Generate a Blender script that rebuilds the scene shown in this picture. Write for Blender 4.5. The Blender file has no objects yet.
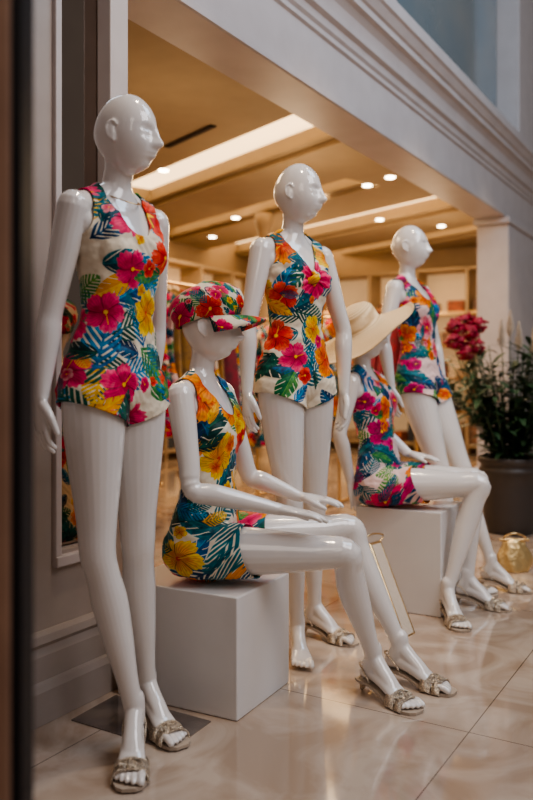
import bpy, bmesh, math, random
import numpy as np
from mathutils import Vector, Matrix, Euler
random.seed(7)
SC = bpy.context.scene
COL = SC.collection
V = Vector
# ------------------------------------------------------------------ frames
FN = V((0.857, -0.515, 0)).normalized()      # shop-front outward normal
DS = V((0.515, 0.857, 0)).normalized()       # along the shop front
def P(n, s, z=0.0):
    p = FN * n + DS * s
    return V((p.x, p.y, z))

# ------------------------------------------------------------------ materials
def nodes_of(name):
    m = bpy.data.materials.new(name); m.use_nodes = True
    return m, m.node_tree.nodes, m.node_tree.links, m.node_tree.nodes["Principled BSDF"]
def mat(name, col, rough=0.5, metal=0.0, coat=0.0, col2=None, scale=6.0, bump=0.0, bscale=60.0, emis=None, estr=0.0, spec=0.5):
    m, N, L, b = nodes_of(name)
    if col2 is None:
        col2 = tuple(c * 0.93 for c in col)
    tc = N.new("ShaderNodeTexCoord")
    nz = N.new("ShaderNodeTexNoise"); nz.inputs["Scale"].default_value = scale; nz.inputs["Detail"].default_value = 4
    L.new(tc.outputs["Object"], nz.inputs["Vector"])
    r = N.new("ShaderNodeValToRGB")
    r.color_ramp.elements[0].position = 0.35; r.color_ramp.elements[1].position = 0.65
    r.color_ramp.elements[0].color = (*col2, 1); r.color_ramp.elements[1].color = (*col, 1)
    L.new(nz.outputs["Fac"], r.inputs["Fac"]); L.new(r.outputs["Color"], b.inputs["Base Color"])
    b.inputs["Roughness"].default_value = rough; b.inputs["Metallic"].default_value = metal
    b.inputs["Coat Weight"].default_value = coat; b.inputs["Coat Roughness"].default_value = 0.06
    b.inputs["Specular IOR Level"].default_value = spec
    if emis:
        b.inputs["Emission Color"].default_value = (*emis, 1); b.inputs["Emission Strength"].default_value = estr
    if bump > 0:
        n2 = N.new("ShaderNodeTexNoise"); n2.inputs["Scale"].default_value = bscale; n2.inputs["Detail"].default_value = 3
        L.new(tc.outputs["Object"], n2.inputs["Vector"])
        bp = N.new("ShaderNodeBump"); bp.inputs["Strength"].default_value = bump; bp.inputs["Distance"].default_value = 0.01
        L.new(n2.outputs["Fac"], bp.inputs["Height"]); L.new(bp.outputs["Normal"], b.inputs["Normal"])
    return m

M_MAN = mat("mannequin_gloss_white", (0.78, 0.735, 0.70), 0.15, coat=0.9, col2=(0.76, 0.715, 0.68))
M_BOX = mat("plinth_white_lacquer", (0.78, 0.75, 0.73), 0.28, col2=(0.75, 0.72, 0.70))
M_TRIM = mat("painted_trim", (0.58, 0.52, 0.50), 0.4, col2=(0.54, 0.48, 0.46))
M_PANEL = mat("painted_panel", (0.42, 0.355, 0.315), 0.45, col2=(0.38, 0.32, 0.28))
M_CEIL = mat("ceiling_plaster", (0.36, 0.27, 0.17), 0.8)
M_WALL = mat("shop_wall", (0.42, 0.305, 0.19), 0.7)
M_JAMB = mat("bronze_door_frame", (0.34, 0.20, 0.135), 0.6, col2=(0.25, 0.145, 0.10), spec=.25)
M_BLACK = mat("black_gasket", (0.012, 0.010, 0.012), 0.5, spec=.2)
M_MIRROR = mat("mirror_glass", (0.44, 0.37, 0.32), 0.04, metal=1.0)
M_GLASS = mat("transom_glass", (0.28, 0.38, 0.44), 0.12, metal=0.6, col2=(0.42, 0.46, 0.46), scale=1.5)
M_GOLD = mat("gold_metal", (0.75, 0.52, 0.26), 0.28, metal=1.0)
M_GLITTER = mat("champagne_glitter", (0.86, 0.74, 0.58), 0.28, metal=0.9, col2=(0.42, 0.34, 0.27), scale=260, bump=0.7, bscale=320)
M_SOLE = mat("sandal_sole", (0.46, 0.37, 0.29), 0.45)
M_POT = mat("slate_planter", (0.060, 0.048, 0.043), 0.45)
M_SOIL = mat("soil", (0.03, 0.02, 0.015), 0.9)
M_LEAF = mat("plant_leaf", (0.055, 0.11, 0.048), 0.4, col2=(0.022, 0.058, 0.026), scale=12)
M_RED = mat("red_flower", (0.46, 0.02, 0.06), 0.5, col2=(0.24, 0.01, 0.03), scale=30)
M_PAMPAS = mat("pampas_plume", (0.62, 0.52, 0.42), 0.9)
M_COVE = mat("cove_light", (0.9, 0.7, 0.45), 0.6, emis=(1.0, 0.70, 0.38), estr=2.5)
M_DOWN = mat("downlight_lens", (1, 0.9, 0.75), 0.5, emis=(1.0, 0.80, 0.55), estr=22)
M_SHELFLIT = mat("lit_shelf_back", (0.6, 0.44, 0.27), 0.6, emis=(1.0, 0.66, 0.34), estr=0.30)
M_PLATE = mat("base_plate_steel", (0.40, 0.35, 0.32), 0.14, metal=0.7, col2=(0.22, 0.19, 0.18), scale=9)
M_GOLDBAG = mat("gold_lame", (0.72, 0.52, 0.25), 0.35, metal=0.8, bump=0.8, bscale=25)
M_SILK = mat("cream_leather", (0.62, 0.52, 0.42), 0.45, bump=0.3, bscale=80)

# straw
M_STRAW, N, L, b = nodes_of("woven_straw")
tc = N.new("ShaderNodeTexCoord"); wv = N.new("ShaderNodeTexWave")
wv.wave_type = 'RINGS'; wv.rings_direction = 'Z'; wv.inputs["Scale"].default_value = 45; wv.inputs["Distortion"].default_value = 1.2; wv.inputs["Detail"].default_value = 2
L.new(tc.outputs["Object"], wv.inputs["Vector"])
r = N.new("ShaderNodeValToRGB"); r.color_ramp.elements[0].color = (0.60, 0.42, 0.23, 1); r.color_ramp.elements[1].color = (0.86, 0.68, 0.44, 1)
L.new(wv.outputs["Fac"], r.inputs["Fac"]); L.new(r.outputs["Color"], b.inputs["Base Color"]); b.inputs["Roughness"].default_value = 0.75
bp = N.new("ShaderNodeBump"); bp.inputs["Strength"].default_value = 0.5; bp.inputs["Distance"].default_value = 0.004
L.new(wv.outputs["Fac"], bp.inputs["Height"]); L.new(bp.outputs["Normal"], b.inputs["Normal"])

# marble floor
M_FLOOR, N, L, b = nodes_of("polished_marble_tiles")
tc = N.new("ShaderNodeTexCoord"); mp = N.new("ShaderNodeMapping")
mp.inputs["Rotation"].default_value = (0, 0, -math.atan2(DS.y, DS.x)); mp.inputs["Location"].default_value = (0.35, 0.24, 0)
L.new(tc.outputs["Object"], mp.inputs["Vector"])
br = N.new("ShaderNodeTexBrick"); br.offset = 0.0
br.inputs["Scale"].default_value = 1.0; br.inputs["Mortar Size"].default_value = 0.0020; br.inputs["Mortar Smooth"].default_value = 0.1
br.inputs["Brick Width"].default_value = 1.35; br.inputs["Row Height"].default_value = 0.95
br.inputs["Color1"].default_value = (0.53, 0.43, 0.35, 1); br.inputs["Color2"].default_value = (0.565, 0.46, 0.375, 1); br.inputs["Mortar"].default_value = (0.20, 0.15, 0.115, 1)
L.new(mp.outputs["Vector"], br.inputs["Vector"])
nz = N.new("ShaderNodeTexNoise"); nz.inputs["Scale"].default_value = 2.6; nz.inputs["Detail"].default_value = 9; nz.inputs["Distortion"].default_value = 2.2
L.new(tc.outputs["Object"], nz.inputs["Vector"])
rr = N.new("ShaderNodeValToRGB"); rr.color_ramp.elements[0].position = 0.38; rr.color_ramp.elements[1].position = 0.60
rr.color_ramp.elements[0].color = (0.70, 0.62, 0.55, 1); rr.color_ramp.elements[1].color = (1, 1, 1, 1)
L.new(nz.outputs["Fac"], rr.inputs["Fac"])
mx = N.new("ShaderNodeMix"); mx.data_type = 'RGBA'; mx.blend_type = 'MULTIPLY'; mx.inputs["Factor"].default_value = 0.9
L.new(br.outputs["Color"], mx.inputs["A"]); L.new(rr.outputs["Color"], mx.inputs["B"]); L.new(mx.outputs["Result"], b.inputs["Base Color"])
b.inputs["Roughness"].default_value = 0.09; b.inputs["Specular IOR Level"].default_value = 0.7
b.inputs["Coat Weight"].default_value = 0.5; b.inputs["Coat Roughness"].default_value = 0.04

# ------------------------------------------------------------------ painted fabric (computed in code)
def smooth_noise(N_, cells, rng):
    g = rng.random((cells, cells)); x = np.arange(N_) / N_ * cells
    i = np.floor(x).astype(int); f = x - i; f = f * f * (3 - 2 * f); j = (i + 1) % cells
    a = g[i][:, i]; b_ = g[i][:, j]; c = g[j][:, i]; d = g[j][:, j]
    fx = f[None, :]; fy = f[:, None]
    return (a * (1 - fx) + b_ * fx) * (1 - fy) + (c * (1 - fx) + d * fx) * fy
def floral(name, seed, flowers, leaves, nfl, nlf, base=(0.93, 0.88, 0.80)):
    N_ = 1024; rng = np.random.default_rng(seed)
    img = np.ones((N_, N_, 3)) * np.array(base)
    n1 = smooth_noise(N_, 24, rng); n2 = smooth_noise(N_, 90, rng)
    img *= (0.95 + 0.07 * n1)[..., None]
    def stamp(cx, cy, R, rot, fn):
        w = int(R * 1.1) + 2
        xs = np.arange(-w, w + 1); X, Y = np.meshgrid(xs, xs)
        c, s = math.cos(rot), math.sin(rot)
        x = (X * c + Y * s) / R; y = (-X * s + Y * c) / R
        ix = (X + int(cx)) % N_; iy = (Y + int(cy)) % N_
        a, colr = fn(x, y, n1[iy, ix], n2[iy, ix])
        a = np.clip(a, 0, 1)[..., None]
        img[iy, ix] = img[iy, ix] * (1 - a) + colr * a
    sm = lambda v, e=0.03: np.clip(v / e, 0, 1)
    def frond(c1, c2):
        def f(x, y, a, b_):
            t = (x + 1) / 2; w = 0.52 * np.clip(np.sin(np.clip(t, 0, 1) * math.pi), 0, 1) ** 0.6
            k = ((t - 0.55 * np.abs(y)) * 9) % 1.0
            m = sm(w - np.abs(y)) * np.maximum(sm(0.72 - k, .1) * sm(k, .1), sm(0.045 - np.abs(y))) * (t > 0) * (t < 1)
            mixv = np.clip(t * 0.6 + b_ * 0.6, 0, 1)[..., None]
            return m, np.array(c1) * (1 - mixv) + np.array(c2) * mixv
        return f
    def broad(c1, c2):
        def f(x, y, a, b_):
            t = (x + 1) / 2; w = 0.46 * np.clip(np.sin(np.clip(t, 0, 1) ** 0.75 * math.pi), 0, 1) ** 0.8
            notch = (((t - 0.7 * np.abs(y)) * 5) % 1.0 < 0.16) & (np.abs(y) > w * 0.35)
            m = sm(w - np.abs(y)) * (t > 0) * (t < 1) * (1 - notch * 1.0)
            vein = np.maximum(sm(0.02 - np.abs(y), .01), 0.5 * ((((t - 0.7 * np.abs(y)) * 9) % 1.0) < 0.12))
            mixv = np.clip(0.75 * vein + 0.8 * b_ * (y > 0) + .25 * a, 0, 1)[..., None]
            return m, np.array(c1) * (1 - mixv) + np.array(c2) * mixv
        return f
    def hibiscus(c1, c2, c3, npet=5):
        ph = rng.random() * 6
        def f(x, y, a, b_):
            r_ = np.sqrt(x * x + y * y); th = np.arctan2(y, x) + 0.35 * r_
            pet = np.abs(np.cos(th * npet / 2 + ph))
            edge = 0.66 + 0.32 * pet ** 0.5 + 0.05 * np.sin(th * 23) * pet
            m = sm(edge - r_)
            sep = sm(0.16 - pet, .1) * (r_ > 0.15)
            lines = 0.5 + 0.5 * np.sin(th * 34 + 3 * b_)
            g = np.clip((r_ - 0.12) / 0.75 + 0.8 * (b_ - 0.5), 0, 1)[..., None]
            colr = np.array(c1) * (1 - g) + np.array(c2) * g
            hi = (np.clip(r_ * 1.3 - .5, 0, 1) * (0.30 + .4 * a) * .5)[..., None]
            colr = colr * (1 - hi) + np.array((.98, .86, .84)) * hi
            colr = colr * (1 - 0.28 * lines * np.clip(1.1 - r_, 0, 1))[..., None]
            colr = colr * (1 - 0.40 * sep)[..., None]
            cen = sm(0.13 - r_, .05)[..., None]
            colr = colr * (1 - cen) + np.array(c3) * cen
            st = (sm(0.035 - np.abs(y)) * (x > 0) * (x < 0.6) * 0.9)[..., None]
            colr = colr * (1 - st) + np.array((0.98, 0.85, 0.35)) * st
            return m, colr
        return f
    sl = math.ceil(math.sqrt(nlf))
    for i in range(nlf):
        c = leaves[rng.integers(len(leaves))]; cx = ((i % sl) + rng.random()) / sl * N_; cy = ((i // sl) + rng.random()) / sl * N_
        fn = frond(*c) if rng.random() < 0.5 else broad(*c)
        stamp(cx, cy, rng.uniform(80, 145), rng.random() * 6.28, fn)
    sf = math.ceil(math.sqrt(nfl))
    for i in range(nfl):
        c = flowers[i % len(flowers)] if rng.random() < 0.6 else flowers[rng.integers(len(flowers))]
        cx = ((i % sf) + 0.15 + 0.7 * rng.random() + 0.5 * ((i // sf) % 2)) / sf * N_; cy = ((i // sf) + 0.15 + 0.7 * rng.random()) / sf * N_
        stamp(cx, cy, rng.uniform(62, 116), rng.random() * 6.28, hibiscus(*c))
    for i in range(int(nlf * .7)):
        c = leaves[rng.integers(len(leaves))]
        stamp(rng.random() * N_, rng.random() * N_, rng.uniform(45, 90), rng.random() * 6.28, broad(*c) if rng.random() < .6 else frond(*c))
    for i in range(nfl):
        c = flowers[rng.integers(len(flowers))]
        stamp(rng.random() * N_, rng.random() * N_, rng.uniform(22, 52), rng.random() * 6.28, hibiscus(*c))
    im = bpy.data.images.new(name, N_, N_, alpha=False)
    px = np.ones((N_, N_, 4), dtype=np.float32); px[..., :3] = np.clip(img, 0, 1)
    im.pixels.foreach_set(px.ravel()); im.update(); im.pack()
    m, N, L, b = nodes_of(name)
    uv = N.new("ShaderNodeUVMap"); tx = N.new("ShaderNodeTexImage"); tx.image = im
    L.new(uv.outputs["UV"], tx.inputs["Vector"])
    hs = N.new("ShaderNodeHueSaturation"); hs.inputs["Saturation"].default_value = 1.15; hs.inputs["Value"].default_value = 0.95
    L.new(tx.outputs["Color"], hs.inputs["Color"]); L.new(hs.outputs["Color"], b.inputs["Base Color"])
    b.inputs["Roughness"].default_value = 0.55; b.inputs["Sheen Weight"].default_value = 0.05; b.inputs["Specular IOR Level"].default_value = .3
    tc = N.new("ShaderNodeTexCoord"); nz = N.new("ShaderNodeTexNoise"); nz.inputs["Scale"].default_value = 22
    L.new(tc.outputs["Object"], nz.inputs["Vector"])
    bp = N.new("ShaderNodeBump"); bp.inputs["Strength"].default_value = 0.4; bp.inputs["Distance"].default_value = 0.02
    L.new(nz.outputs["Fac"], bp.inputs["Height"]); L.new(bp.outputs["Normal"], b.inputs["Normal"])
    return m
PINK = ((0.80, 0.08, 0.30), (0.96, 0.38, 0.52), (0.98, 0.80, 0.30)); CORAL = ((0.86, 0.14, 0.16), (0.97, 0.45, 0.38), (0.98, 0.8, 0.3))
ORNG = ((0.88, 0.26, 0.08), (0.98, 0.60, 0.18), (0.75, 0.08, 0.15)); YELL = ((0.95, 0.55, 0.10), (0.99, 0.84, 0.34), (0.80, 0.2, 0.1))
MAG = ((0.55, 0.04, 0.28), (0.86, 0.20, 0.48), (0.98, 0.75, 0.3)); LPINK = ((0.88, 0.30, 0.42), (0.98, 0.68, 0.70), (0.95, 0.7, 0.3))
TEAL = ((0.01, 0.24, 0.31), (0.08, 0.50, 0.55)); DKG = ((0.01, 0.18, 0.19), (0.16, 0.42, 0.34)); NAVY = ((0.03, 0.12, 0.26), (0.12, 0.42, 0.58)); GRN = ((0.10, 0.38, 0.26), (0.45, 0.64, 0.34)); OCH = ((0.90, 0.58, 0.12), (0.98, 0.82, 0.38)); BLUE = ((0.02, 0.28, 0.50), (0.25, 0.62, 0.78))
F_A = floral("floral_print_pink", 11, [PINK, CORAL, PINK, YELL, PINK, LPINK], [TEAL, TEAL, NAVY, BLUE, DKG, GRN, OCH], 22, 60)
F_B = floral("floral_print_orange", 23, [ORNG, YELL, CORAL, YELL, PINK, ORNG], [TEAL, TEAL, DKG, TEAL, NAVY, GRN, OCH, BLUE], 19, 54)
F_C = floral("floral_print_magenta", 37, [MAG, PINK, MAG, ORNG, LPINK], [TEAL, NAVY, GRN, TEAL, BLUE], 26, 60, base=(0.93, 0.82, 0.80))

# ------------------------------------------------------------------ mesh helpers
def new_obj(name, verts, faces, m, parent=None, smooth=True, bevel=0.0, recalc=True):
    me = bpy.data.meshes.new(name); me.from_pydata([tuple(v) for v in verts], [], faces)
    if recalc:
        bm = bmesh.new(); bm.from_mesh(me); bmesh.ops.recalc_face_normals(bm, faces=bm.faces); bm.to_mesh(me); bm.free()
    o = bpy.data.objects.new(name, me); COL.objects.link(o)
    if m: me.materials.append(m)
    if smooth:
        me.polygons.foreach_set("use_smooth", [True] * len(me.polygons))
    if bevel > 0:
        md = o.modifiers.new("bevel", 'BEVEL'); md.width = bevel; md.segments = 3; md.limit_method = 'ANGLE'
    if parent: o.parent = parent
    return o
def empty(name, loc=(0, 0, 0)):
    e = bpy.data.objects.new(name, None); COL.objects.link(e); e.empty_display_size = 0.1
    return e
class Parts:
    def __init__(s): s.v = []; s.f = []
    def add(s, v, f):
        o = len(s.v); s.v += [tuple(p) for p in v]; s.f += [tuple(i + o for i in q) for q in f]
def cr(p0, p1, p2, p3, t):
    return 0.5 * ((2 * p1) + (-p0 + p2) * t + (2 * p0 - 5 * p1 + 4 * p2 - p3) * t * t + (-p0 + 3 * p1 - 3 * p2 + p3) * t ** 3)
def sweep(pts, rads, ref=V((1, 0, 0)), sub=4, ns=20, cap=True, closed=False):
    pts = [V(p) for p in pts]; rads = [(r_, r_) if not isinstance(r_, (tuple, list)) else tuple(r_) for r_ in rads]
    Q = [np.array([*p, *r_]) for p, r_ in zip(pts, rads)]
    R = []
    for i in range(len(Q) - 1):
        p0 = Q[i - 1] if i > 0 else 2 * Q[0] - Q[1]; p3 = Q[i + 2] if i + 2 < len(Q) else 2 * Q[-1] - Q[-2]
        for k in range(sub):
            R.append(cr(p0, Q[i], Q[i + 1], p3, k / sub))
    R.append(Q[-1]); R = [(V(q[:3]), max(q[3], .001), max(q[4], .001)) for q in R]
    n = len(R)
    tan = []
    for i in range(n):
        t = (R[min(i + 1, n - 1)][0] - R[max(i - 1, 0)][0]); tan.append(t.normalized())
    seq = []
    if cap:
        for k in (3, 2, 1):
            a = math.radians(k * 28); q = R[0]; m_ = min(q[1], q[2])
            seq.append((q[0] - tan[0] * m_ * math.sin(a), q[1] * math.cos(a), q[2] * math.cos(a), tan[0]))
    for i in range(n): seq.append((R[i][0], R[i][1], R[i][2], tan[i]))
    if cap:
        for k in (1, 2, 3):
            a = math.radians(k * 28); q = R[-1]; m_ = min(q[1], q[2])
            seq.append((q[0] + tan[-1] * m_ * math.sin(a), q[1] * math.cos(a), q[2] * math.cos(a), tan[-1]))
    vs = []; fs = []
    for (c, a, b_, t) in seq:
        rf = ref - t * ref.dot(t)
        if rf.length < 1e-3: rf = V((0, 0, 1)) - t * t.z
        if rf.length < 1e-3: rf = V((0, 1, 0))
        bb = rf.normalized(); aa = t.cross(bb).normalized()
        for j in range(ns):
            an = 2 * math.pi * j / ns
            vs.append(c + aa * (a * math.cos(an)) + bb * (b_ * math.sin(an)))
    m_ = len(seq)
    for i in range(m_ - 1):
        for j in range(ns):
            k = (j + 1) % ns
            fs.append((i * ns + j, i * ns + k, (i + 1) * ns + k, (i + 1) * ns + j))
    fs.append(tuple(reversed(range(ns)))); fs.append(tuple(range((m_ - 1) * ns, m_ * ns)))
    return vs, fs
def ellipsoid(c, r_, M=None, nu=20, nv=12):
    vs = [V((0, 0, r_[2]))]; fs = []
    for i in range(1, nv):
        a = math.pi * i / nv
        for j in range(nu):
            b_ = 2 * math.pi * j / nu
            vs.append(V((r_[0] * math.sin(a) * math.cos(b_), r_[1] * math.sin(a) * math.sin(b_), r_[2] * math.cos(a))))
    vs.append(V((0, 0, -r_[2])))
    for j in range(nu): fs.append((0, 1 + j, 1 + (j + 1) % nu))
    for i in range(nv - 2):
        for j in range(nu):
            k = (j + 1) % nu; fs.append((1 + i * nu + j, 1 + (i + 1) * nu + j, 1 + (i + 1) * nu + k, 1 + i * nu + k))
    l = len(vs) - 1; o = 1 + (nv - 2) * nu
    for j in range(nu): fs.append((l, o + (j + 1) % nu, o + j))
    if M is not None: vs = [M @ v for v in vs]
    return [v + V(c) for v in vs], fs
def xf(vf, M): return [M @ V(v) for v in vf[0]], vf[1]
def boxv(p0, ax, ay, az):
    p0 = V(p0); vs = [p0 + ax * i + ay * j + az * k for k in (0, 1) for j in (0, 1) for i in (0, 1)]
    return vs, [(0, 2, 3, 1), (4, 5, 7, 6), (0, 1, 5, 4), (2, 6, 7, 3), (0, 4, 6, 2), (1, 3, 7, 5)]
def wbox(name, n0, n1, s0, s1, z0, z1, m, parent=None, bevel=0.0):
    v, f = boxv(P(n0, s0, z0), FN * (n1 - n0), DS * (s1 - s0), V((0, 0, z1 - z0)))
    return new_obj(name, v, f, m, parent, smooth=False, bevel=bevel)
def remesh(parts, voxel, it=5, fac=0.5):
    o = new_obj("tmp", parts.v, parts.f, None, smooth=False)
    a = o.modifiers.new("r", 'REMESH'); a.mode = 'VOXEL'; a.voxel_size = voxel; a.use_smooth_shade = True
    s = o.modifiers.new("s", 'SMOOTH'); s.factor = fac; s.iterations = it
    dg = bpy.context.evaluated_depsgraph_get(); ev = o.evaluated_get(dg)
    me = bpy.data.meshes.new_from_object(ev)
    bpy.data.objects.remove(o); return me

# ------------------------------------------------------------------ head
def head_geo():
    nu, nv = 96, 72; vs = []; fs = []
    g = lambda d, s: math.exp(-(d / s) ** 2 / 2)
    for i in range(nv + 1):
        a = math.pi * i / nv
        for j in range(nu):
            b_ = 2 * math.pi * j / nu
            dx, dy, dz = math.sin(a) * math.cos(b_), math.sin(a) * math.sin(b_), math.cos(a)
            x, y, z = dx * 0.088, dy * 0.071, dz * 0.117
            bk = max(0, min(1, .5 - dx * 1.5))
            x *= 1 + .14 * bk * (dx < 0)
            if dz < 0:
                y *= 1 - 0.20 * (-dz) ** 1.5 + .10 * (-dz) ** 3
                if dx < 0: x *= 1 - 0.45 * (-dz) ** 1.5
            if dx > 0:
                x += .013 * dx * g(z + .078, .032) + .004 * dx * g(z - .055, .03)
            w = max(0, min(1, dx * 1.7 - .15)); w = w * w * (3 - 2 * w)
            d = 0
            d += 0.021 * g(z + 0.030, 0.0100) * g(y, 0.0092)
            d += 0.015 * g(z + 0.012, 0.0150) * g(y, 0.0076)
            d += 0.006 * g(z - 0.008, 0.012) * g(y, 0.0076)
            d += 0.006 * g(z + 0.033, 0.007) * (g(y - .0115, .005) + g(y + .0115, .005))
            for s in (-1, 1):
                d -= 0.0125 * g(z - 0.004, 0.0125) * g(y - s * 0.027, 0.0125)
                d += 0.0075 * g(z + 0.000, 0.0062) * g(y - s * 0.0295, 0.0105)
                d -= 0.0025 * g(z + 0.008, 0.0022) * g(y - s * 0.0295, 0.012)
                d += 0.0025 * g(z - 0.024, 0.007) * g(y - s * 0.026, 0.015)
                d += 0.0035 * g(z + 0.030, 0.018) * g(y - s * 0.040, 0.012)
            d += 0.0095 * g(z + 0.0535, 0.0040) * g(y, 0.0125) + 0.0098 * g(z + 0.0635, 0.0048) * g(y, 0.0105)
            d -= 0.0052 * g(z + 0.0585, 0.0018) * g(y, 0.016)
            d -= 0.0045 * g(z + 0.0745, 0.0055) * g(y, 0.016)
            d += 0.0070 * g(z + 0.092, 0.011) * g(y, 0.016)
            x += d * w
            vs.append(V((x, y, z)))
    for i in range(nv):
        for j in range(nu):
            k = (j + 1) % nu; fs.append((i * nu + j, (i + 1) * nu + j, (i + 1) * nu + k, i * nu + k))
    bm = bmesh.new(); bv = [bm.verts.new(v) for v in vs]
    for f in fs:
        try: bm.faces.new([bv[q] for q in f])
        except Exception: pass
    bmesh.ops.remove_doubles(bm, verts=bm.verts, dist=1e-6)
    bm.verts.index_update(); bm.faces.ensure_lookup_table()
    out = ([v.co.copy() for v in bm.verts], [tuple(v.index for v in f.verts) for f in bm.faces if len(f.verts) > 2]); bm.free()
    return out
HEAD = head_geo()

def hand_parts(parts, W, d, n, s, curl=0.25, sc=1.0):
    d = V(d).normalized(); n = V(n); n = (n - d * n.dot(d)).normalized(); s = V(s); s = (s - d * s.dot(d) - n * s.dot(n)).normalized()
    parts.add(*sweep([W - d * .02 * sc, W + d * .03 * sc, W + d * .06 * sc, W + d * .083 * sc],
                     [(.021 * sc, .018 * sc), (.032 * sc, .016 * sc), (.038 * sc, .014 * sc), (.037 * sc, .011 * sc)], ref=n, sub=3))
    for off, Lg in ((.029, .068), (.0100, .077), (-.0100, .072), (-.029, .056)):
        p = W + d * (.080 - abs(off) * .25) * sc + s * off * sc
        dr = (d + s * off * 3.2).normalized(); pts = [p - dr * .02 * sc, p]; rr_ = [.0095 * sc, .0092 * sc]
        ang = 0
        for k, fr in enumerate((.45, .30, .25)):
            ang += curl * (0.6 + .5 * k)
            pp = dr * math.cos(ang) + n * math.sin(ang)
            pts.append(pts[-1] + pp * (Lg * fr * sc)); rr_.append((.0088, .0080, .0066)[k] * sc)
        parts.add(*sweep(pts, rr_, ref=n, sub=3, ns=12))
    p = W + d * .018 * sc + s * .020 * sc; dr = (d * .75 + s * .62 + n * .22).normalized(); dr2 = (d * .92 + s * .25 + n * .30).normalized()
    parts.add(*sweep([p, p + dr * .035 * sc, p + dr * .035 * sc + dr2 * .030 * sc, p + dr * .035 * sc + dr2 * .054 * sc], [.015 * sc, .0125 * sc, .0105 * sc, .008 * sc], ref=n, sub=3, ns=14))

def foot_parts(parts, A, t, hh, gz=0.0):
    t = V((t[0], t[1], 0)).normalized(); up = V((0, 0, 1)); lat = up.cross(t); A = V(A); G = V((A.x, A.y, gz))
    q = lambda f, z, l=0: G + t * f + up * z + lat * l
    parts.add(*sweep([A + up * .03, A, q(-.012, hh + .05), q(-.026, hh + .034)], [.029, .030, (.029, .033), (.025, .028)], ref=t, sub=3))
    parts.add(*sweep([q(-.034, hh + .030), q(.012, hh + .034), q(.055, hh * .75 + .030), q(.095, hh * .3 + .028), q(.128, .026), q(.148, .023)],
                     [(.023, .024), (.028, .028), (.031, .026), (.036, .022), (.041, .016), (.040, .012)], ref=up, sub=3))
    parts.add(*sweep([A + t * .006, q(.035, hh + .055), q(.075, hh * .6 + .042), q(.11, .034)], [.027, .026, (.026, .020), (.028, .012)], ref=up, sub=3))
    return lat
def toes(parts, A, t, side, gz=0.0):
    t = V((t[0], t[1], 0)).normalized(); up = V((0, 0, 1)); lat = up.cross(t) * side; G = V((A[0], A[1], gz))
    for off, Lg, r_ in ((-.029, .046, .0118), (-.0095, .044, .0088), (.0065, .037, .0082), (.0215, .029, .0078), (.035, .019, .0075)):
        b0 = G + t * .140 + lat * off + up * .022
        parts.add(*sweep([b0, b0 + t * Lg * .55 + up * .004, b0 + t * Lg - up * .003], [r_ * .95, r_, r_ * .9], ref=up, sub=3, ns=12))

def sandal(name, A, t, hh, parent, gz=0.0):
    t = V((t[0], t[1], 0)).normalized(); up = V((0, 0, 1)); lat = up.cross(t); G = V((A[0], A[1], gz))
    q = lambda f, z, l=0: G + t * f + up * z + lat * l
    pr = Parts()
    prof = [(-.066, hh, .020), (-.045, hh, .031), (0, hh, .031), (.045, hh * .72, .030), (.09, hh * .22 + .003, .040), (.13, .0055, .045), (.165, .005, .043), (.188, .005, .034), (.200, .005, .018)]
    vs = []; fs = []
    for (f, z, w) in prof:
        for l, dz in ((-w, .005), (w, .005), (w, -.004), (-w, -.004)): vs.append(q(f, z + dz, l))
    for i in range(len(prof) - 1):
        for j in range(4):
            k = (j + 1) % 4; fs.append((i * 4 + j, i * 4 + k, (i + 1) * 4 + k, (i + 1) * 4 + j))
    fs.append((3, 2, 1, 0)); n_ = (len(prof) - 1) * 4; fs.append((n_, n_ + 1, n_ + 2, n_ + 3))
    sole = new_obj(name + "_sole", vs, fs, M_SOLE, parent, smooth=False)
    if hh > .02:
        pr.add(*sweep([q(-.045, hh - .002), q(-.048, hh * .5), q(-.050, .010)], [.019, .012, .009], ref=t, sub=2, ns=12))
    def strap(f0, z0, w, h, bw, lean=0):
        vs = []; fs = []; K = 14
        for i in range(K + 1):
            a = math.pi * i / K; c_, s_ = math.cos(a), math.sin(a)
            for ff, th in ((-bw, 0), (bw, 0), (bw, .0045), (-bw, .0045)):
                vs.append(q(f0 + ff + lean * s_, z0 + (h + th) * s_ ** .75, (w + th) * c_))
        for i in range(K):
            for j in range(4):
                k = (j + 1) % 4; fs.append((i * 4 + j, i * 4 + k, (i + 1) * 4 + k, (i + 1) * 4 + j))
        pr.add(vs, fs)
    strap(.112, .006, .044, .043, .019, -.004)
    strap(.150, .005, .045, .033, .014, -.004)
    for dx, dl in ((0, 0), (.010, .016), (.010, -.016), (-.010, .013), (-.010, -.013), (.02, 0), (0, .026), (0, -.026)):
        pr.add(*ellipsoid(q(.130 + dx, .044 - abs(dl) * .25, dl), (.011, .011, .007), nu=10, nv=6))
    pr.add(*sweep([q(.01, hh + .012, .031), q(-.02, hh + .045, .030), q(-.052, hh + .055, .012), q(-.052, hh + .055, -.012), q(-.02, hh + .045, -.030), q(.01, hh + .012, -.031)], [.003] * 6, ref=up, sub=3, ns=8))
    new_obj(name, pr.v, pr.f, M_GLITTER, parent)

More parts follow.
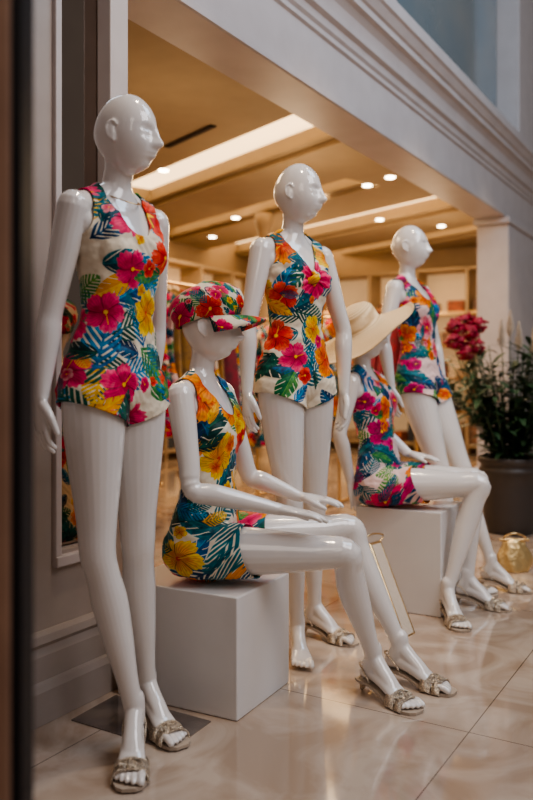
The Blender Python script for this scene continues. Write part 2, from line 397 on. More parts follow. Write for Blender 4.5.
# ------------------------------------------------------------------ mannequin
def mannequin(hip, yaw, lean, sc, head_rot, arms, legs, fabric, neck='scoop', seated=False, voxel=0.0036, xcut=.19, barefoot=(False, False), uvoff=(0, 0), knot=False, gz=0.0, necklace=False, hsc=1.0):
    root = empty("mannequin")
    T = Matrix.Translation(V(hip)) @ Matrix.Rotation(math.radians(yaw), 4, 'Z') @ Matrix.Rotation(math.radians(lean), 4, 'Y') @ Matrix.Scale(sc, 4) @ Matrix.Translation(V((0, 0, -1.0)))
    Ti = T.inverted(); X = V((1, 0, 0)); fw = (T.to_3x3() @ X).normalized()
    def torso(parts):
        rings = [(.900, .055, .045, -.005), (.93, .125, .080, -.010), (.975, .163, .100, -.012), (1.02, .168, .102, -.012), (1.08, .150, .092, -.006), (1.15, .125, .080, .002), (1.215, .110, .074, .006), (1.28, .118, .080, .006), (1.34, .132, .088, .010), (1.40, .142, .088, .010), (1.45, .148, .075, 0), (1.49, .140, .060, -.008), (1.53, .090, .050, -.012), (1.56, .055, .045, -.012)]
        parts.add(*xf(sweep([(x, 0, z) for z, w, d, x in rings], [(w, d) for z, w, d, x in rings], ref=X, sub=3, ns=40), T))
        for sg in (-1, 1):
            parts.add(*xf(ellipsoid((.058, sg * .060, 1.375), (.048, .058, .062)), T))
            parts.add(*xf(sweep([(.030, sg * .08, 1.47), (.054, sg * .066, 1.41)], [.036, .045], ref=X), T))
            parts.add(*xf(ellipsoid((-.050, sg * .072, .985), (.068, .078, .080)), T))
            parts.add(*xf(sweep([(-.014, sg * .035, 1.555), (-.014, sg * .09, 1.522), (-.010, sg * .150, 1.497)], [.030, .034, .043], ref=X), T))
            parts.add(*xf(sweep([(-.0, sg * .10, 1.43), (-.008, sg * .150, 1.470)], [.045, .040], ref=X), T))
        parts.add(*xf(ellipsoid((.070, 0, 1.372), (.030, .048, .048)), T))
    body = Parts(); torso(body)
    suit = Parts(); torso(suit)
    Hm = T @ Matrix.Translation(V((.028, 0, 1.722))) @ Euler([math.radians(a) for a in head_rot]).to_matrix().to_4x4() @ Matrix.Scale(hsc, 4)
    body.add(*sweep([T @ V((-.016, 0, 1.53)), T @ V((-.010, 0, 1.585)), T @ V((.000, 0, 1.635)), Hm @ V((-.022, 0, -.045))], [(.055, .048), (.043, .042), (.041, .042), (.044, .046)], ref=fw, sub=4, ns=24))
    body.add(*xf(HEAD, Hm))
    for sg in (-1, 1):
        E_ = Matrix.Rotation(math.radians(-12), 3, 'Y') @ Matrix.Rotation(sg * math.radians(-22), 3, 'Z')
        body.add(*xf(ellipsoid((-.010, sg * .069, -.006), (.015, .007, .028), E_), Hm))
        body.add(*xf(sweep([(-.004, sg * .072, -.032), (-.022, sg * .076, -.018), (-.027, sg * .078, .010), (-.010, sg * .074, .023), (.003, sg * .070, .012)], [.004] * 5, ref=X, ns=8), Hm))
    for sg, key in ((-1, 'R'), (1, 'L')):
        a = arms[key]; S = T @ V((-.010, sg * .158, 1.495)); E = V(a['e']); W = V(a['w'])
        body.add(*sweep([S, S.lerp(E, .3), S.lerp(E, .7), E, E.lerp(W, .25), E.lerp(W, .65), W], [.045, .042, .035, .032, .0345, .027, (.022, .019)], ref=V(a['n']), sub=4))
        suit.add(*sweep([S, S.lerp(E, .12)], [.045, .044], ref=V((1, 0, .1))))
        hand_parts(body, W, a['d'], a['n'], a['s'], a.get('curl', .25), sc)
    for i, (sg, key) in enumerate(((-1, 'R'), (1, 'L'))):
        l = legs[key]; H = T @ V((-.002, sg * .083, .99)); K = V(l['k']); A = V(l['a']); t = V((*l['t'], 0)).normalized()
        ax = (A - K).normalized(); fr = (t - ax * t.dot(ax)).normalized()
        if seated: H2 = [(H, .088), (H.lerp(K, .25), .082), (H.lerp(K, .5), .072), (H.lerp(K, .8), .057)]
        else: H2 = [(H, .088), (H.lerp(K, .22), .085), (H.lerp(K, .5), .072), (H.lerp(K, .8), .056)]
        full = H2 + [(K, .0500), (K.lerp(A, .14) - fr * .004, .0465), (K.lerp(A, .32) - fr * .012, .050), (K.lerp(A, .55) - fr * .008, .0425), (K.lerp(A, .82), .0300), (A, .0285)]
        body.add(*sweep([p for p, r_ in full], [r_ for p, r_ in full], ref=fr, sub=5, ns=24))
        kd = ((K - H).normalized() * .5 + fr).normalized()
        body.add(*ellipsoid(K + kd * .020, (.032, .032, .034)))
        suit.add(*sweep([p for p, r_ in H2], [r_ for p, r_ in H2], ref=fr, sub=5, ns=24))
        h_ = A.z - .085 - gz
        foot_parts(body, A, l['t'], h_, gz); toes(body, A, l['t'], sg, gz)
    me = remesh(body, voxel, 3)
    o = bpy.data.objects.new("body", me); COL.objects.link(o); me.materials.clear(); me.materials.append(M_MAN)
    me.polygons.foreach_set("use_smooth", [True] * len(me.polygons)); o.parent = root
    ms = remesh(suit, 0.0045, 6)
    nV = len(ms.vertices); co = np.empty(nV * 3); ms.vertices.foreach_get("co", co); co = co.reshape(-1, 3)
    nn = np.array([v.normal[:] for v in ms.vertices])
    Tm = np.array(Ti); rest = co @ Tm[:3, :3].T + Tm[:3, 3]
    x, y, z = rest.T; ay = np.abs(y)
    g1 = .124 + .055 * (np.clip(1.505 - z, 0, 9) / .13) ** 2 - ay
    if neck == 'scoop': z0 = np.where(x > 0, 1.425, 1.46); g2 = z0 + .10 * (ay / .070) ** 3 - z
    elif neck == 'v': z0 = np.where(x > 0, 1.395, 1.47); g2 = z0 + 1.9 * ay - z; g2 = g2 / 2.1
    else: z0 = np.where(x > 0, 1.485, 1.50); g2 = z0 + .09 * (ay / .060) ** 4 - z
    if seated: g3 = np.where(z < 1.16, xcut - x - .25 * (z - 1.0), 1.0)
    else: g3 = z - (.880 + .44 * ay)
    G = np.minimum(np.minimum(g1, g2), g3)
    ruf = .0013 * np.sin(z * 95 + y * 30 + 2 * np.sin(x * 40)) + .0008 * np.sin(z * 210 + 9 * np.sin(y * 33))
    ruf += .0022 * np.sin((z + .5 * ay) * 70) * np.exp(-((z - 1.20) / .07) ** 2)
    if knot:
        ruf += .0035 * np.sin(np.arctan2(z - 1.385, ay + .01) * 16) * np.exp(-((z - 1.385) / .07) ** 2) * (x > .03)
    hemf = .004 * np.clip(1 - g3 / .05, 0, 1)
    co2 = co + nn * (.0070 + ruf + hemf)[:, None]
    verts = [tuple(c) for c in co2]; restl = [tuple(c) for c in rest]; faces = []; cache = {}
    def cut(i, j):
        k = (i, j) if i < j else (j, i)
        if k not in cache:
            a_, b_ = k; t = G[a_] / (G[a_] - G[b_]); pa, pb = co2[a_], co2[b_]; ra, rb = rest[a_], rest[b_]
            verts.append(tuple(pa + (pb - pa) * t)); restl.append(tuple(ra + (rb - ra) * t)); cache[k] = len(verts) - 1
        return cache[k]
    for p in ms.polygons:
        idx = list(p.vertices); gi = [G[i] > 0 for i in idx]
        if all(gi): faces.append(idx); continue
        if not any(gi): continue
        out = []
        for k in range(len(idx)):
            i, j = idx[k], idx[(k + 1) % len(idx)]
            if G[i] > 0: out.append(i)
            if (G[i] > 0) != (G[j] > 0): out.append(cut(i, j))
        if len(out) > 2: faces.append(out)
    used = sorted({i for f in faces for i in f}); rm = {u: k for k, u in enumerate(used)}
    vv = [verts[u] for u in used]; rv = [restl[u] for u in used]; faces = [[rm[i] for i in f] for f in faces]
    so = new_obj("floral_swimsuit", vv, faces, fabric, root, recalc=False)
    uvl = so.data.uv_layers.new(name="UVMap")
    for p in so.data.polygons:
        us = []
        for li in p.loop_indices:
            r_ = rv[so.data.loops[li].vertex_index]
            th = math.atan2(r_[1], r_[0]) / (2 * math.pi)
            if seated: vz = (r_[2] - .85 * max(0, r_[0] - .07)) / .72
            else: vz = r_[2] / .72
            us.append([th, vz])
        mn = max(u[0] for u in us)
        for u in us:
            if mn - u[0] > .5: u[0] += 1
        for li, u in zip(p.loop_indices, us): uvl.data[li].uv = (u[0] * 1.0 + uvoff[0], u[1] + uvoff[1])
    sd = so.modifiers.new("thick", 'SOLIDIFY'); sd.thickness = .0035; sd.offset = -0.6
    bpy.data.meshes.remove(ms)
    if knot:
        kp = Parts()
        kp.add(*xf(sweep([(.104, -.022, 1.372), (.120, 0, 1.385), (.104, .022, 1.398)], [.012, .015, .012], ref=V((0, 0, 1))), T))
        kp.add(*xf(sweep([(.106, 0, 1.410), (.126, .002, 1.386), (.106, 0, 1.362)], [.009, .010, .009], ref=V((0, 1, 0))), T))
        ko = new_obj("swimsuit_knot", kp.v, kp.f, fabric, root); ul = ko.data.uv_layers.new(name="UVMap")
        for lp in ko.data.loops:
            c = ko.data.vertices[lp.vertex_index].co; ul.data[lp.index].uv = (c.x * 1.2, c.z * 1.2)
    if necklace:
        pts = []
        for k in range(13):
            a = math.radians(-165 + 330 * k / 12); f_ = math.cos(a) * .5 + .5
            pts.append(T @ V((-.014 + math.cos(a) * (.054 + .030 * f_), math.sin(a) * .062, 1.572 - .052 * f_ ** 1.5)))
        kp = Parts(); kp.add(*sweep(pts, [.0016] * 13, ref=V((0, 0, 1)), ns=6, sub=4)); new_obj("necklace", kp.v, kp.f, M_GOLD, root)
    for i, key in enumerate(('R', 'L')):
        if not barefoot[i]:
            l = legs[key]; sandal("sandal_%d" % (i + 1), l['a'], l['t'], l['a'][2] - .085 - gz, root, gz)
    return root, T, Hm

# 1: near standing figure
m1, T1, H1 = mannequin((-.425, 2.25, 1.035), -36, 1.5, .962, (0, 2, 20),
    dict(R=dict(e=(-.575, 2.13, 1.225), w=(-.592, 2.10, 1.00), d=(.02, -.02, -1), n=(.7, .5, 0), s=(.6, -.7, 0)),
         L=dict(e=(-.345, 2.50, 1.22), w=(-.37, 2.53, .98), d=(0, 0, -1), n=(-.6, -.7, 0), s=(.7, -.5, 0))),
    dict(R=dict(k=(-.462, 2.19, .575), a=(-.368, 2.225, .134), t=(.10, -1)), L=dict(k=(-.375, 2.335, .57), a=(-.362, 2.42, .134), t=(.62, -.78))),
    F_A, neck='scoop', voxel=.0033, uvoff=(.12, .05), gz=.004, necklace=True)
# 2: seated figure with cap
m2, T2, H2_ = mannequin((-.195, 2.69, .502), -22, -1.5, 1.0, (0, 6, 14),
    dict(R=dict(e=(-.230, 2.49, .705), w=(.045, 2.53, .637), d=(1, .02, -.16), n=(.05, 0, -1), s=(.1, 1, 0), curl=.12),
         L=dict(e=(-.06, 2.88, .70), w=(.12, 2.85, .63), d=(1, -.12, -.10), n=(0, 0, -1), s=(0, -1, 0), curl=.12)),
    dict(R=dict(k=(.252, 2.56, .492), a=(.355, 2.66, .125), t=(.62, -.78)), L=dict(k=(.295, 2.84, .517), a=(.462, 2.77, .125), t=(.80, -.55))),
    F_B, neck='scoop', seated=True, voxel=.0035, xcut=.17, uvoff=(.45, .30))
# 3: middle standing
m3, T3, H3 = mannequin((.112, 3.05, 1.045), -50, -1, .978, (0, 2, 28),
    dict(R=dict(e=(-.068, 2.93, 1.24), w=(-.070, 2.90, 1.00), d=(.02, -.02, -1), n=(.8, .4, 0), s=(.5, -.8, 0)),
         L=dict(e=(.305, 3.18, 1.24), w=(.305, 3.14, .99), d=(.0, -.02, -1), n=(-.8, -.3, 0), s=(.3, -.9, 0))),
    dict(R=dict(k=(.088, 2.99, .57), a=(.118, 3.05, .105), t=(.08, -1)), L=dict(k=(.190, 3.17, .57), a=(.195, 3.26, .125), t=(.8, -.6))),
    F_B, neck='v', voxel=.0038, barefoot=(True, False), uvoff=(.02, .62), knot=True)
# 4: seated with straw hat
m4, T4, H4 = mannequin((.540, 3.72, .572), -31, -10, .945, (0, 9, 12),
    dict(R=dict(e=(.330, 3.60, .80), w=(.385, 3.665, .575), d=(.30, .25, -1), n=(-.3, .5, -.3), s=(.8, -.2, .2), curl=.1),
         L=dict(e=(.560, 3.89, .79), w=(.68, 3.81, .69), d=(.9, -.3, -.12), n=(0, 0, -1), s=(-.2, -1, 0), curl=.12)),
    dict(R=dict(k=(.945, 3.55, .578), a=(.792, 3.50, .125), t=(.12, -1)), L=dict(k=(.985, 3.74, .578), a=(.93, 3.70, .125), t=(.85, -.5))),
    F_C, neck='high', seated=True, voxel=.0042, xcut=.19, uvoff=(.55, .35), hsc=1.04)
# 5: far standing
m5, T5, H5 = mannequin((.800, 4.12, 1.02), -38, -7.5, .985, (0, 5, 16),
    dict(R=dict(e=(.585, 4.00, 1.24), w=(.62, 3.97, 1.0), d=(.05, 0, -1), n=(.8, .4, 0), s=(.5, -.8, 0)),
         L=dict(e=(.91, 4.33, 1.24), w=(.95, 4.30, 1.0), d=(.05, 0, -1), n=(-.8, -.3, 0), s=(.3, -.9, 0))),
    dict(R=dict(k=(.87, 3.99, .57), a=(.935, 3.94, .125), t=(.85, -.5)), L=dict(k=(1.0, 4.07, .57), a=(1.12, 3.99, .125), t=(.88, -.46))),
    F_C, neck='scoop', voxel=.0042, uvoff=(.7, .45))

# ------------------------------------------------------------------ hats
def lathe(name, prof, M, m, wave=None, ns=72, parent=None, uv=None):
    vs = []; fs = []
    for i, (r_, z) in enumerate(prof):
        for j in range(ns):
            a = 2 * math.pi * j / ns; p = V((r_ * math.cos(a), r_ * math.sin(a), z))
            if wave: p = wave(p, a, r_)
            vs.append(p)
    for i in range(len(prof) - 1):
        for j in range(ns):
            k = (j + 1) % ns; fs.append((i * ns + j, i * ns + k, (i + 1) * ns + k, (i + 1) * ns + j))
    fs.append(tuple(range((len(prof) - 1) * ns, len(prof) * ns)))
    o = new_obj(name, vs, fs, m, parent); o.matrix_world = M
    return o
Mh = H4 @ Matrix.Translation(V((-.018, 0, .032))) @ Matrix.Rotation(math.radians(-25), 4, 'Y') @ Matrix.Rotation(math.radians(24), 4, 'X')
prof = [(.262, -.024), (.258, -.028), (.23, -.022), (.20, -.015), (.17, -.008), (.14, -.002), (.118, .006), (.108, .016), (.104, .032), (.103, .058), (.098, .085), (.084, .104), (.055, .116), (.02, .120)]
hat = lathe("sun_hat", prof, Mh, M_STRAW, wave=lambda p, a, r_: V((p.x * 1.04, p.y * .98, p.z + max(0, r_ - .12) * .10 * math.cos(2 * a + .5) + max(0, r_ - .14) * .05 * math.sin(5 * a))))
sd = hat.modifiers.new("t", 'SOLIDIFY'); sd.thickness = .004; sd.offset = 1
# floral cap
cap_root = empty("floral_cap")
Mc = H2_ @ Matrix.Translation(V((-.012, 0, .036))) @ Matrix.Rotation(math.radians(-8), 4, 'Y')
vs = []; fs = []; ns = 64; pr_ = [(.98, -.012), (1.02, .006), (1.14, .028), (1.17, .055), (1.06, .082), (.80, .100), (.45, .110), (.12, .112)]
for r_, z in pr_:
    for j in range(ns):
        a = 2 * math.pi * j / ns; rip = 1 + .014 * abs(math.cos(4 * a)) * (r_ < 1.3)
        vs.append(V((.106 * r_ * math.cos(a) * rip - .004, .083 * r_ * math.sin(a) * rip, z - .10 * max(0, -math.cos(a)) * .25)))
for i in range(len(pr_) - 1):
    for j in range(ns):
        k = (j + 1) % ns; fs.append((i * ns + j, i * ns + k, (i + 1) * ns + k, (i + 1) * ns + j))
fs.append(tuple(range((len(pr_) - 1) * ns, len(pr_) * ns)))
def uvplanar(o, s=1.4, off=(0, 0)):
    ul = o.data.uv_layers.new(name="UVMap")
    for lp in o.data.loops:
        c = o.data.vertices[lp.vertex_index].co; ul.data[lp.index].uv = ((c.x + c.y * .5) * s + off[0], (c.z * 1.2 + c.y * .6) * s + off[1])
co_ = new_obj("cap_crown", vs, fs, F_A, cap_root); co_.matrix_world = Mc; uvplanar(co_, 2.2, (.3, .2))
s_ = co_.modifiers.new("t", 'SOLIDIFY'); s_.thickness = .003; s_.offset = 1
vs = []; fs = []; K = 26; Rr = 6
for i in range(K + 1):
    a = math.radians(-78 + 156 * i / K)
    for j in range(Rr + 1):
        t = j / Rr; ext = .094 * math.cos(a * 90 / 84) ** .8
        bx, by = .104 * math.cos(a), .082 * math.sin(a)
        vs.append(V((bx - .004 + ext * t, by * (1 + .10 * t), -.008 - .018 * t * t - .05 * (abs(math.sin(a))) ** 2 * t * .5 - .012 * math.sin(a) ** 2 * t)))
for i in range(K):
    for j in range(Rr):
        o0 = i * (Rr + 1) + j; fs.append((o0, o0 + 1, o0 + Rr + 2, o0 + Rr + 1))
bo = new_obj("cap_brim", vs, fs, F_A, cap_root); bo.matrix_world = Mc; uvplanar(bo, 1.8, (.1, .5))
s_ = bo.modifiers.new("t", 'SOLIDIFY'); s_.thickness = .007; s_.offset = 0

# ------------------------------------------------------------------ plinths
D2 = V((.469, .883, 0)).normalized(); F2 = V((.883, -.469, 0)).normalized()
def plinth(c, wD, wF, h):
    v, f = boxv(V(c), D2 * wD, F2 * -wF, V((0, 0, h)))
    return new_obj("display_plinth", v, f, M_BOX, smooth=False, bevel=.005)
plinth((-.09, 2.45, 0.0005), .36, .46, .380)
plinth((.765, 3.505, 0.0005), .36, .40, .460)
v, f = boxv((-.60, 2.46, .0002), V((.33, -.20, 0)), V((.10, .19, 0)), V((0, 0, .0035)))
new_obj("mannequin_base_plate", v, f, M_PLATE, smooth=False)

# ------------------------------------------------------------------ accessories
bag = empty("evening_clutch")
o0 = V((.560, 3.235, .002)); upv = V((-.105, .245, .325)); wv_ = V((.050, .060, 0)); nv_ = upv.cross(wv_).normalized() * .018
v, f = boxv(o0, wv_, upv, nv_); new_obj("panel", v, f, M_SILK, bag, smooth=False, bevel=.005)
pr = Parts(); c_ = [o0 + nv_ * .5, o0 + wv_ + nv_ * .5, o0 + wv_ + upv + nv_ * .5, o0 + upv + nv_ * .5]
for i in range(4):
    pr.add(*sweep([c_[i], c_[(i + 1) % 4]], [.010, .010], ref=V((.3, .2, 1)), ns=10))
hb = [c_[3], c_[3] + V((-.02, .0, .03)), c_[3] + V((.02, .03, .045)), c_[2] + V((.02, .02, .03)), c_[2]]
pr.add(*sweep(hb, [.004] * 5, ref=V((.3, .2, 1)), ns=8))
new_obj("frame", pr.v, pr.f, M_GOLD, bag)
pouch = empty("gold_handbag")
vs = []; fs = []; nu, nvv = 40, 16; ctr = V((1.35, 4.36, 0))
for i in range(nvv + 1):
    t = i / nvv; z = .165 * t; w = .095 * (1 - .25 * t) * (.85 + .3 * math.sin(math.pi * min(1, t * 1.2))); dp = .055 * (1 - t) ** .6 + .006
    for j in range(nu):
        a = 2 * math.pi * j / nu; cr_ = 1 + .06 * math.sin(7 * a + 5 * t)
        p = V((1, 0, 0)) * (w * math.cos(a) * cr_) + V((.1, 1, 0)) * (dp * math.sin(a) * cr_)
        vs.append(ctr + p + V((0, 0, z + .002 + .01 * math.sin(3 * a) * t)))
for i in range(nvv):
    for j in range(nu):
        k = (j + 1) % nu; fs.append((i * nu + j, i * nu + k, (i + 1) * nu + k, (i + 1) * nu + j))
fs.append(tuple(reversed(range(nu)))); fs.append(tuple(range(nvv * nu, (nvv + 1) * nu)))
new_obj("pouch", vs, fs, M_GOLDBAG, pouch)
pr = Parts(); pr.add(*sweep([ctr + V((-.065, 0, .165)), ctr + V((-.05, -.01, .19)), ctr + V((0, -.015, .205)), ctr + V((.05, -.01, .19)), ctr + V((.065, 0, .165))], [.005] * 5, ns=8, ref=V((0, 1, 0))))
pr.add(*sweep([ctr + V((-.075, 0, .168)), ctr + V((.075, 0, .168))], [.008] * 2, ns=10, ref=V((0, 1, 0))))
new_obj("clasp_and_handle", pr.v, pr.f, M_GOLD, pouch)

# ------------------------------------------------------------------ planter
pl = empty("potted_plant"); pc = V((1.66, 5.45, 0))
prof = [(.02, .002), (.15, .002), (.165, .02), (.178, .12), (.188, .30), (.192, .40), (.205, .41), (.207, .43), (.195, .44), (.195, .465), (.212, .475), (.212, .51), (.195, .515), (.185, .49), (.18, .47), (.02, .47)]
lathe("pot", prof, Matrix.Translation(pc), M_POT, parent=pl)
lathe("soil", [(.182, .475), (.1, .485), (.02, .49)], Matrix.Translation(pc), M_SOIL, parent=pl)
lv = Parts(); st = Parts(); rng = random.Random(5)
def blade(base, d, L_, w, droop):
    side = d.cross(V((0, 0, 1)));
    if side.length < .05: side = V((1, 0, 0))
    side.normalize(); vs = []; fs = []; n = 6; p = base.copy(); dd = d.normalized()
    for i in range(n + 1):
        t = i / n; ww = w * math.sin(math.pi * min(1, t * .92 + .06)) ** .8
        vs += [p - side * ww, p + V((0, 0, -.15 * ww)), p + side * ww]
        p = p + dd * (L_ / n); dd = (dd + V((0, 0, -droop / n))).normalized()
    for i in range(n):
        for j in range(2): fs.append((i * 3 + j, i * 3 + j + 1, (i + 1) * 3 + j + 1, (i + 1) * 3 + j))
    lv.add(vs, fs)
for i in range(62):
    a = rng.uniform(0, 6.28); tilt = rng.uniform(.05, .80); h = rng.uniform(.30, .86)
    b0 = pc + V((math.cos(a), math.sin(a), 0)) * rng.uniform(.02, .12) + V((0, 0, .48))
    tip = b0 + V((math.cos(a) * tilt * h, math.sin(a) * tilt * h, h * (1 - .2 * tilt)))
    mid = b0.lerp(tip, .5) + V((0, 0, .04))
    st.add(*sweep([b0, mid, tip], [.006, .005, .003], ns=6, sub=2))
    for k in range(16):
        t = .08 + .92 * k / 15; q = b0.lerp(tip, t) + V((0, 0, .05 * math.sin(math.pi * t))); an = k * 2.4 + a
        d = V((math.cos(an), math.sin(an), rng.uniform(.1, .8)))
        blade(q, d, rng.uniform(.11, .21), rng.uniform(.015, .026), rng.uniform(.5, 1.3))
new_obj("leaves", lv.v, lv.f, M_LEAF, pl, recalc=False); new_obj("stems", st.v, st.f, M_LEAF, pl)
fl = Parts(); pm = Parts(); ps = Parts()
for (dx, dy, z) in ((-.24, .15, 1.36), (-.17, .18, 1.42), (-.30, .16, 1.29), (-.20, .14, 1.27), (-.34, .15, 1.40), (-.27, .12, 1.21), (-.36, .14, 1.30), (-.26, .2, 1.45)):
    c = pc + V((dx, dy, z)); ps.add(*sweep([pc + V((dx * .2, 0, .48)), pc + V((dx * .7, dy, 1.0)), c], [.006, .005, .004], ns=6))
    for k in range(34):
        a = rng.uniform(0, 6.28); b_ = rng.uniform(-1, 1.4); d = V((math.cos(a), math.sin(a), b_)).normalized()
        fl.add(*ellipsoid(c + d * rng.uniform(.03, .06), (.026, .022, .008), Matrix.Rotation(a, 3, 'Z') @ Matrix.Rotation(b_, 3, 'Y'), nu=8, nv=6))
for (dx, z) in ((-.06, 1.36), (0, 1.42), (.06, 1.34), (.16, 1.30)):
    b0 = pc + V((dx * .3, .02, .48)); c = pc + V((dx, 0, z)); ps.add(*sweep([b0, c], [.005, .003], ns=6))
    for k in range(150):
        t = rng.random(); a = rng.uniform(0, 6.28); q = c + V((0, 0, -.12 + .20 * t)); d = V((math.cos(a) * .5, math.sin(a) * .5, 1)).normalized()
        pm.add(*sweep([q, q + d * .06 * (1.2 - t)], [.0035, .0015], ns=5, sub=1))
new_obj("flowers", fl.v, fl.f, M_RED, pl); new_obj("pampas", pm.v, pm.f, M_PAMPAS, pl); new_obj("flower_stems", ps.v, ps.f, M_LEAF, pl)

# ------------------------------------------------------------------ room shell
v, f = boxv(P(4.0, -4.0, -.06), FN * -11.0, DS * 16.0, V((0, 0, .06)))
new_obj("floor", v, f, M_FLOOR, smooth=False)
WN = -1.88
wl = empty("wall_left")
wbox("wall_core", WN - .20, WN, -2.5, 1.835, 0, 5.0, M_PANEL, wl)
wbox("wall_lower", WN - .20, WN, 1.835, 2.072, 0, .50, M_PANEL, wl)
wbox("wall_end_post", WN - .24, WN + .012, 2.072, 2.165, 0, 2.60, M_TRIM, wl, bevel=.006)
wbox("mirror_back", WN - .20, WN - .06, 1.835, 2.072, .50, 2.60, M_BLACK, wl)
mr = empty("wall_mirror")
wbox("mirror_pane", WN - .058, WN - .045, 1.840, 2.068, .505, 3.3, M_MIRROR, mr)
wbox("frame_left", WN - .045, WN + .018, 1.815, 1.842, .48, 3.3, M_TRIM, mr, bevel=.005)
wbox("frame_right", WN - .045, WN + .018, 2.066, 2.086, .48, 3.3, M_TRIM, mr, bevel=.005)
wbox("frame_bottom", WN - .045, WN + .024, 1.815, 2.086, .455, .49, M_TRIM, mr, bevel=.005)
def profile(name, prof, s0, s1, m, parent=None):
    vs = [P(n, s0, z) for n, z in prof] + [P(n, s1, z) for n, z in prof]; k = len(prof)
    fs = [(i, (i + 1) % k, (i + 1) % k + k, i + k) for i in range(k)] + [tuple(range(k)), tuple(range(k, 2 * k))]
    return new_obj(name, vs, fs, m, parent, smooth=False)
profile("baseboard_left", [(WN - .01, .001), (WN + .05, .001), (WN + .05, .10), (WN + .042, .12), (WN + .03, .125), (WN + .03, .20), (WN + .022, .225), (WN + .035, .24), (WN + .03, .262), (WN + .008, .27), (WN - .01, .27)], -2.5, 2.17, M_PANEL)
W = WN
profile("trim_header", [(W - .26, 2.50), (W, 2.50), (W + .012, 2.505), (W + .012, 2.535), (W, 2.545), (W, 2.80), (W + .015, 2.81), (W + .015, 2.835), (W + .03, 2.85), (W + .035, 2.885), (W + .06, 2.90), (W + .065, 2.93), (W + .075, 2.975), (W + .10, 3.005), (W + .125, 3.015), (W + .125, 3.05), (W + .14, 3.06), (W + .165, 3.10), (W + .18, 3.11), (W + .18, 3.18), (W + .15, 3.20), (W - .26, 3.20)], 2.166, 8.9, M_TRIM)
wbox("trim_header_2", W - .24, W + .0, 1.842, 2.165, 2.60, 3.2, M_TRIM)
wbox("window_1", W - .10, W - .06, 1.84, 7.26, 3.2, 5.0, M_GLASS)
wbox("trim_mullion", W - .12, W + .02, 4.6, 4.66, 3.2, 5.0, M_TRIM)
rc = empty("wall_right")
wbox("pillar_shaft", W - .26, W + .03, 7.33, 8.9, 0, 2.44, M_TRIM, rc, bevel=.01)
wbox("pillar_cap", W - .28, W + .05, 7.28, 8.9, 2.44, 2.499, M_TRIM, rc, bevel=.01)
wbox("pillar_base", W - .28, W + .06, 7.27, 8.9, 0.001, .22, M_TRIM, rc, bevel=.01)
wbox("pillar_upper", W - .20, W + .14, 7.27, 8.9, 3.201, 5.0, M_TRIM, rc, bevel=.01)
wbox("wall_back", -6.75, -6.6, -1.0, 11.2, 0, 3.12, M_WALL)
wbox("wall_end", -6.6, -2.14, 11.05, 11.2, 0, 3.12, M_WALL)
wbox("wall_inner_left", -6.6, -2.14, -1.0, -.85, 0, 3.12, M_WALL)
jf = empty("door_frame")
v, f = boxv((-1.20, .98, 0.001), V((.885, 0, 0)), V((0, .08, 0)), V((0, 0, 4.4))); new_obj("jamb", v, f, M_JAMB, jf, smooth=False, bevel=.004)
v, f = boxv((-.3145, .985, 0.001), V((.013, 0, 0)), V((0, .05, 0)), V((0, 0, 4.4))); new_obj("gasket", v, f, M_BLACK, jf, smooth=False)
v, f = boxv((-.345, .973, 0.001), V((.010, 0, 0)), V((0, .01, 0)), V((0, 0, 4.4))); new_obj("bead", v, f, M_JAMB, jf, smooth=False)

U = V((-.6, .8, 0)); Wd = V((.8, .6, 0))
def clip_obj(verts, faces, name, m, parent=None):
    me = bpy.data.meshes.new(name); me.from_pydata([tuple(q) for q in verts], [], faces); bm = bmesh.new(); bm.from_mesh(me)
    for co, no in ((P(-2.14, 0), FN), (P(-6.6, 0), -FN), (P(0, 11.05), DS), (P(0, -.85), -DS)):
        g = bmesh.ops.bisect_plane(bm, geom=bm.verts[:] + bm.edges[:] + bm.faces[:], plane_co=co, plane_no=no, clear_outer=True)
    if len(bm.faces) == 0: bm.free(); return
    bmesh.ops.recalc_face_normals(bm, faces=bm.faces); bm.to_mesh(me); bm.free(); me.materials.append(m)
    o = bpy.data.objects.new(name, me); COL.objects.link(o)
    if parent: o.parent = parent
    return o
ceil = empty("ceiling")
def slab(u0, u1, v0, v1, z0, z1, nm="panel", m=M_CEIL):
    v, f = boxv(U * u0 + Wd * v0 + V((0, 0, z0)), U * (u1 - u0), Wd * (v1 - v0), V((0, 0, z1 - z0))); return clip_obj(v, f, nm, m, ceil)
trays = [(3.45, 4.15, 4.15, 7.6), (4.95, 5.40, 5.4, 9.8), (6.15, 6.9, 5.4, 10.2), (7.7, 8.3, 5.0, 10.5)]
ZC = 2.86; vp = -6
for (v0, v1, u0, u1) in trays:
    slab(-12, 20, vp, v0, ZC, 3.1); slab(-12, u0, v0, v1, ZC, 3.1); slab(u1, 20, v0, v1, ZC, 3.1)
    slab(u0, u1, v0, v0 + .07, ZC + .05, ZC + .08, "cove_lip"); slab(u0, u1, v1 - .07, v1, ZC + .05, ZC + .08, "cove_lip")
    slab(u0, u1, v0, v1, 3.06, 3.09, "cove_glow", M_COVE); vp = v1
slab(-12, 20, vp, 20, ZC, 3.1)
clip_obj(*boxv(P(0, 0, 3.1) + FN * 3 - DS * 3, FN * -12, DS * 16, V((0, 0, .05))), "ceiling_slab", M_CEIL, ceil)
dl = empty("recessed_downlights")
for i, (x_, y_) in enumerate([(-.70, 10.35), (.95, 7.55), (1.12, 7.24), (.55, 8.2), (1.65, 13.1), (-.35, 9.1), (.1, 5.2), (2.1, 9.6), (-.9, 7.0), (1.3, 9.2)]):
    lathe("downlight_%d" % (i + 1), [(.045, 0), (.042, -.006), (.035, -.006), (.02, -.006)], Matrix.Translation(V((x_, y_, ZC - .001))), M_DOWN, parent=dl, ns=20)
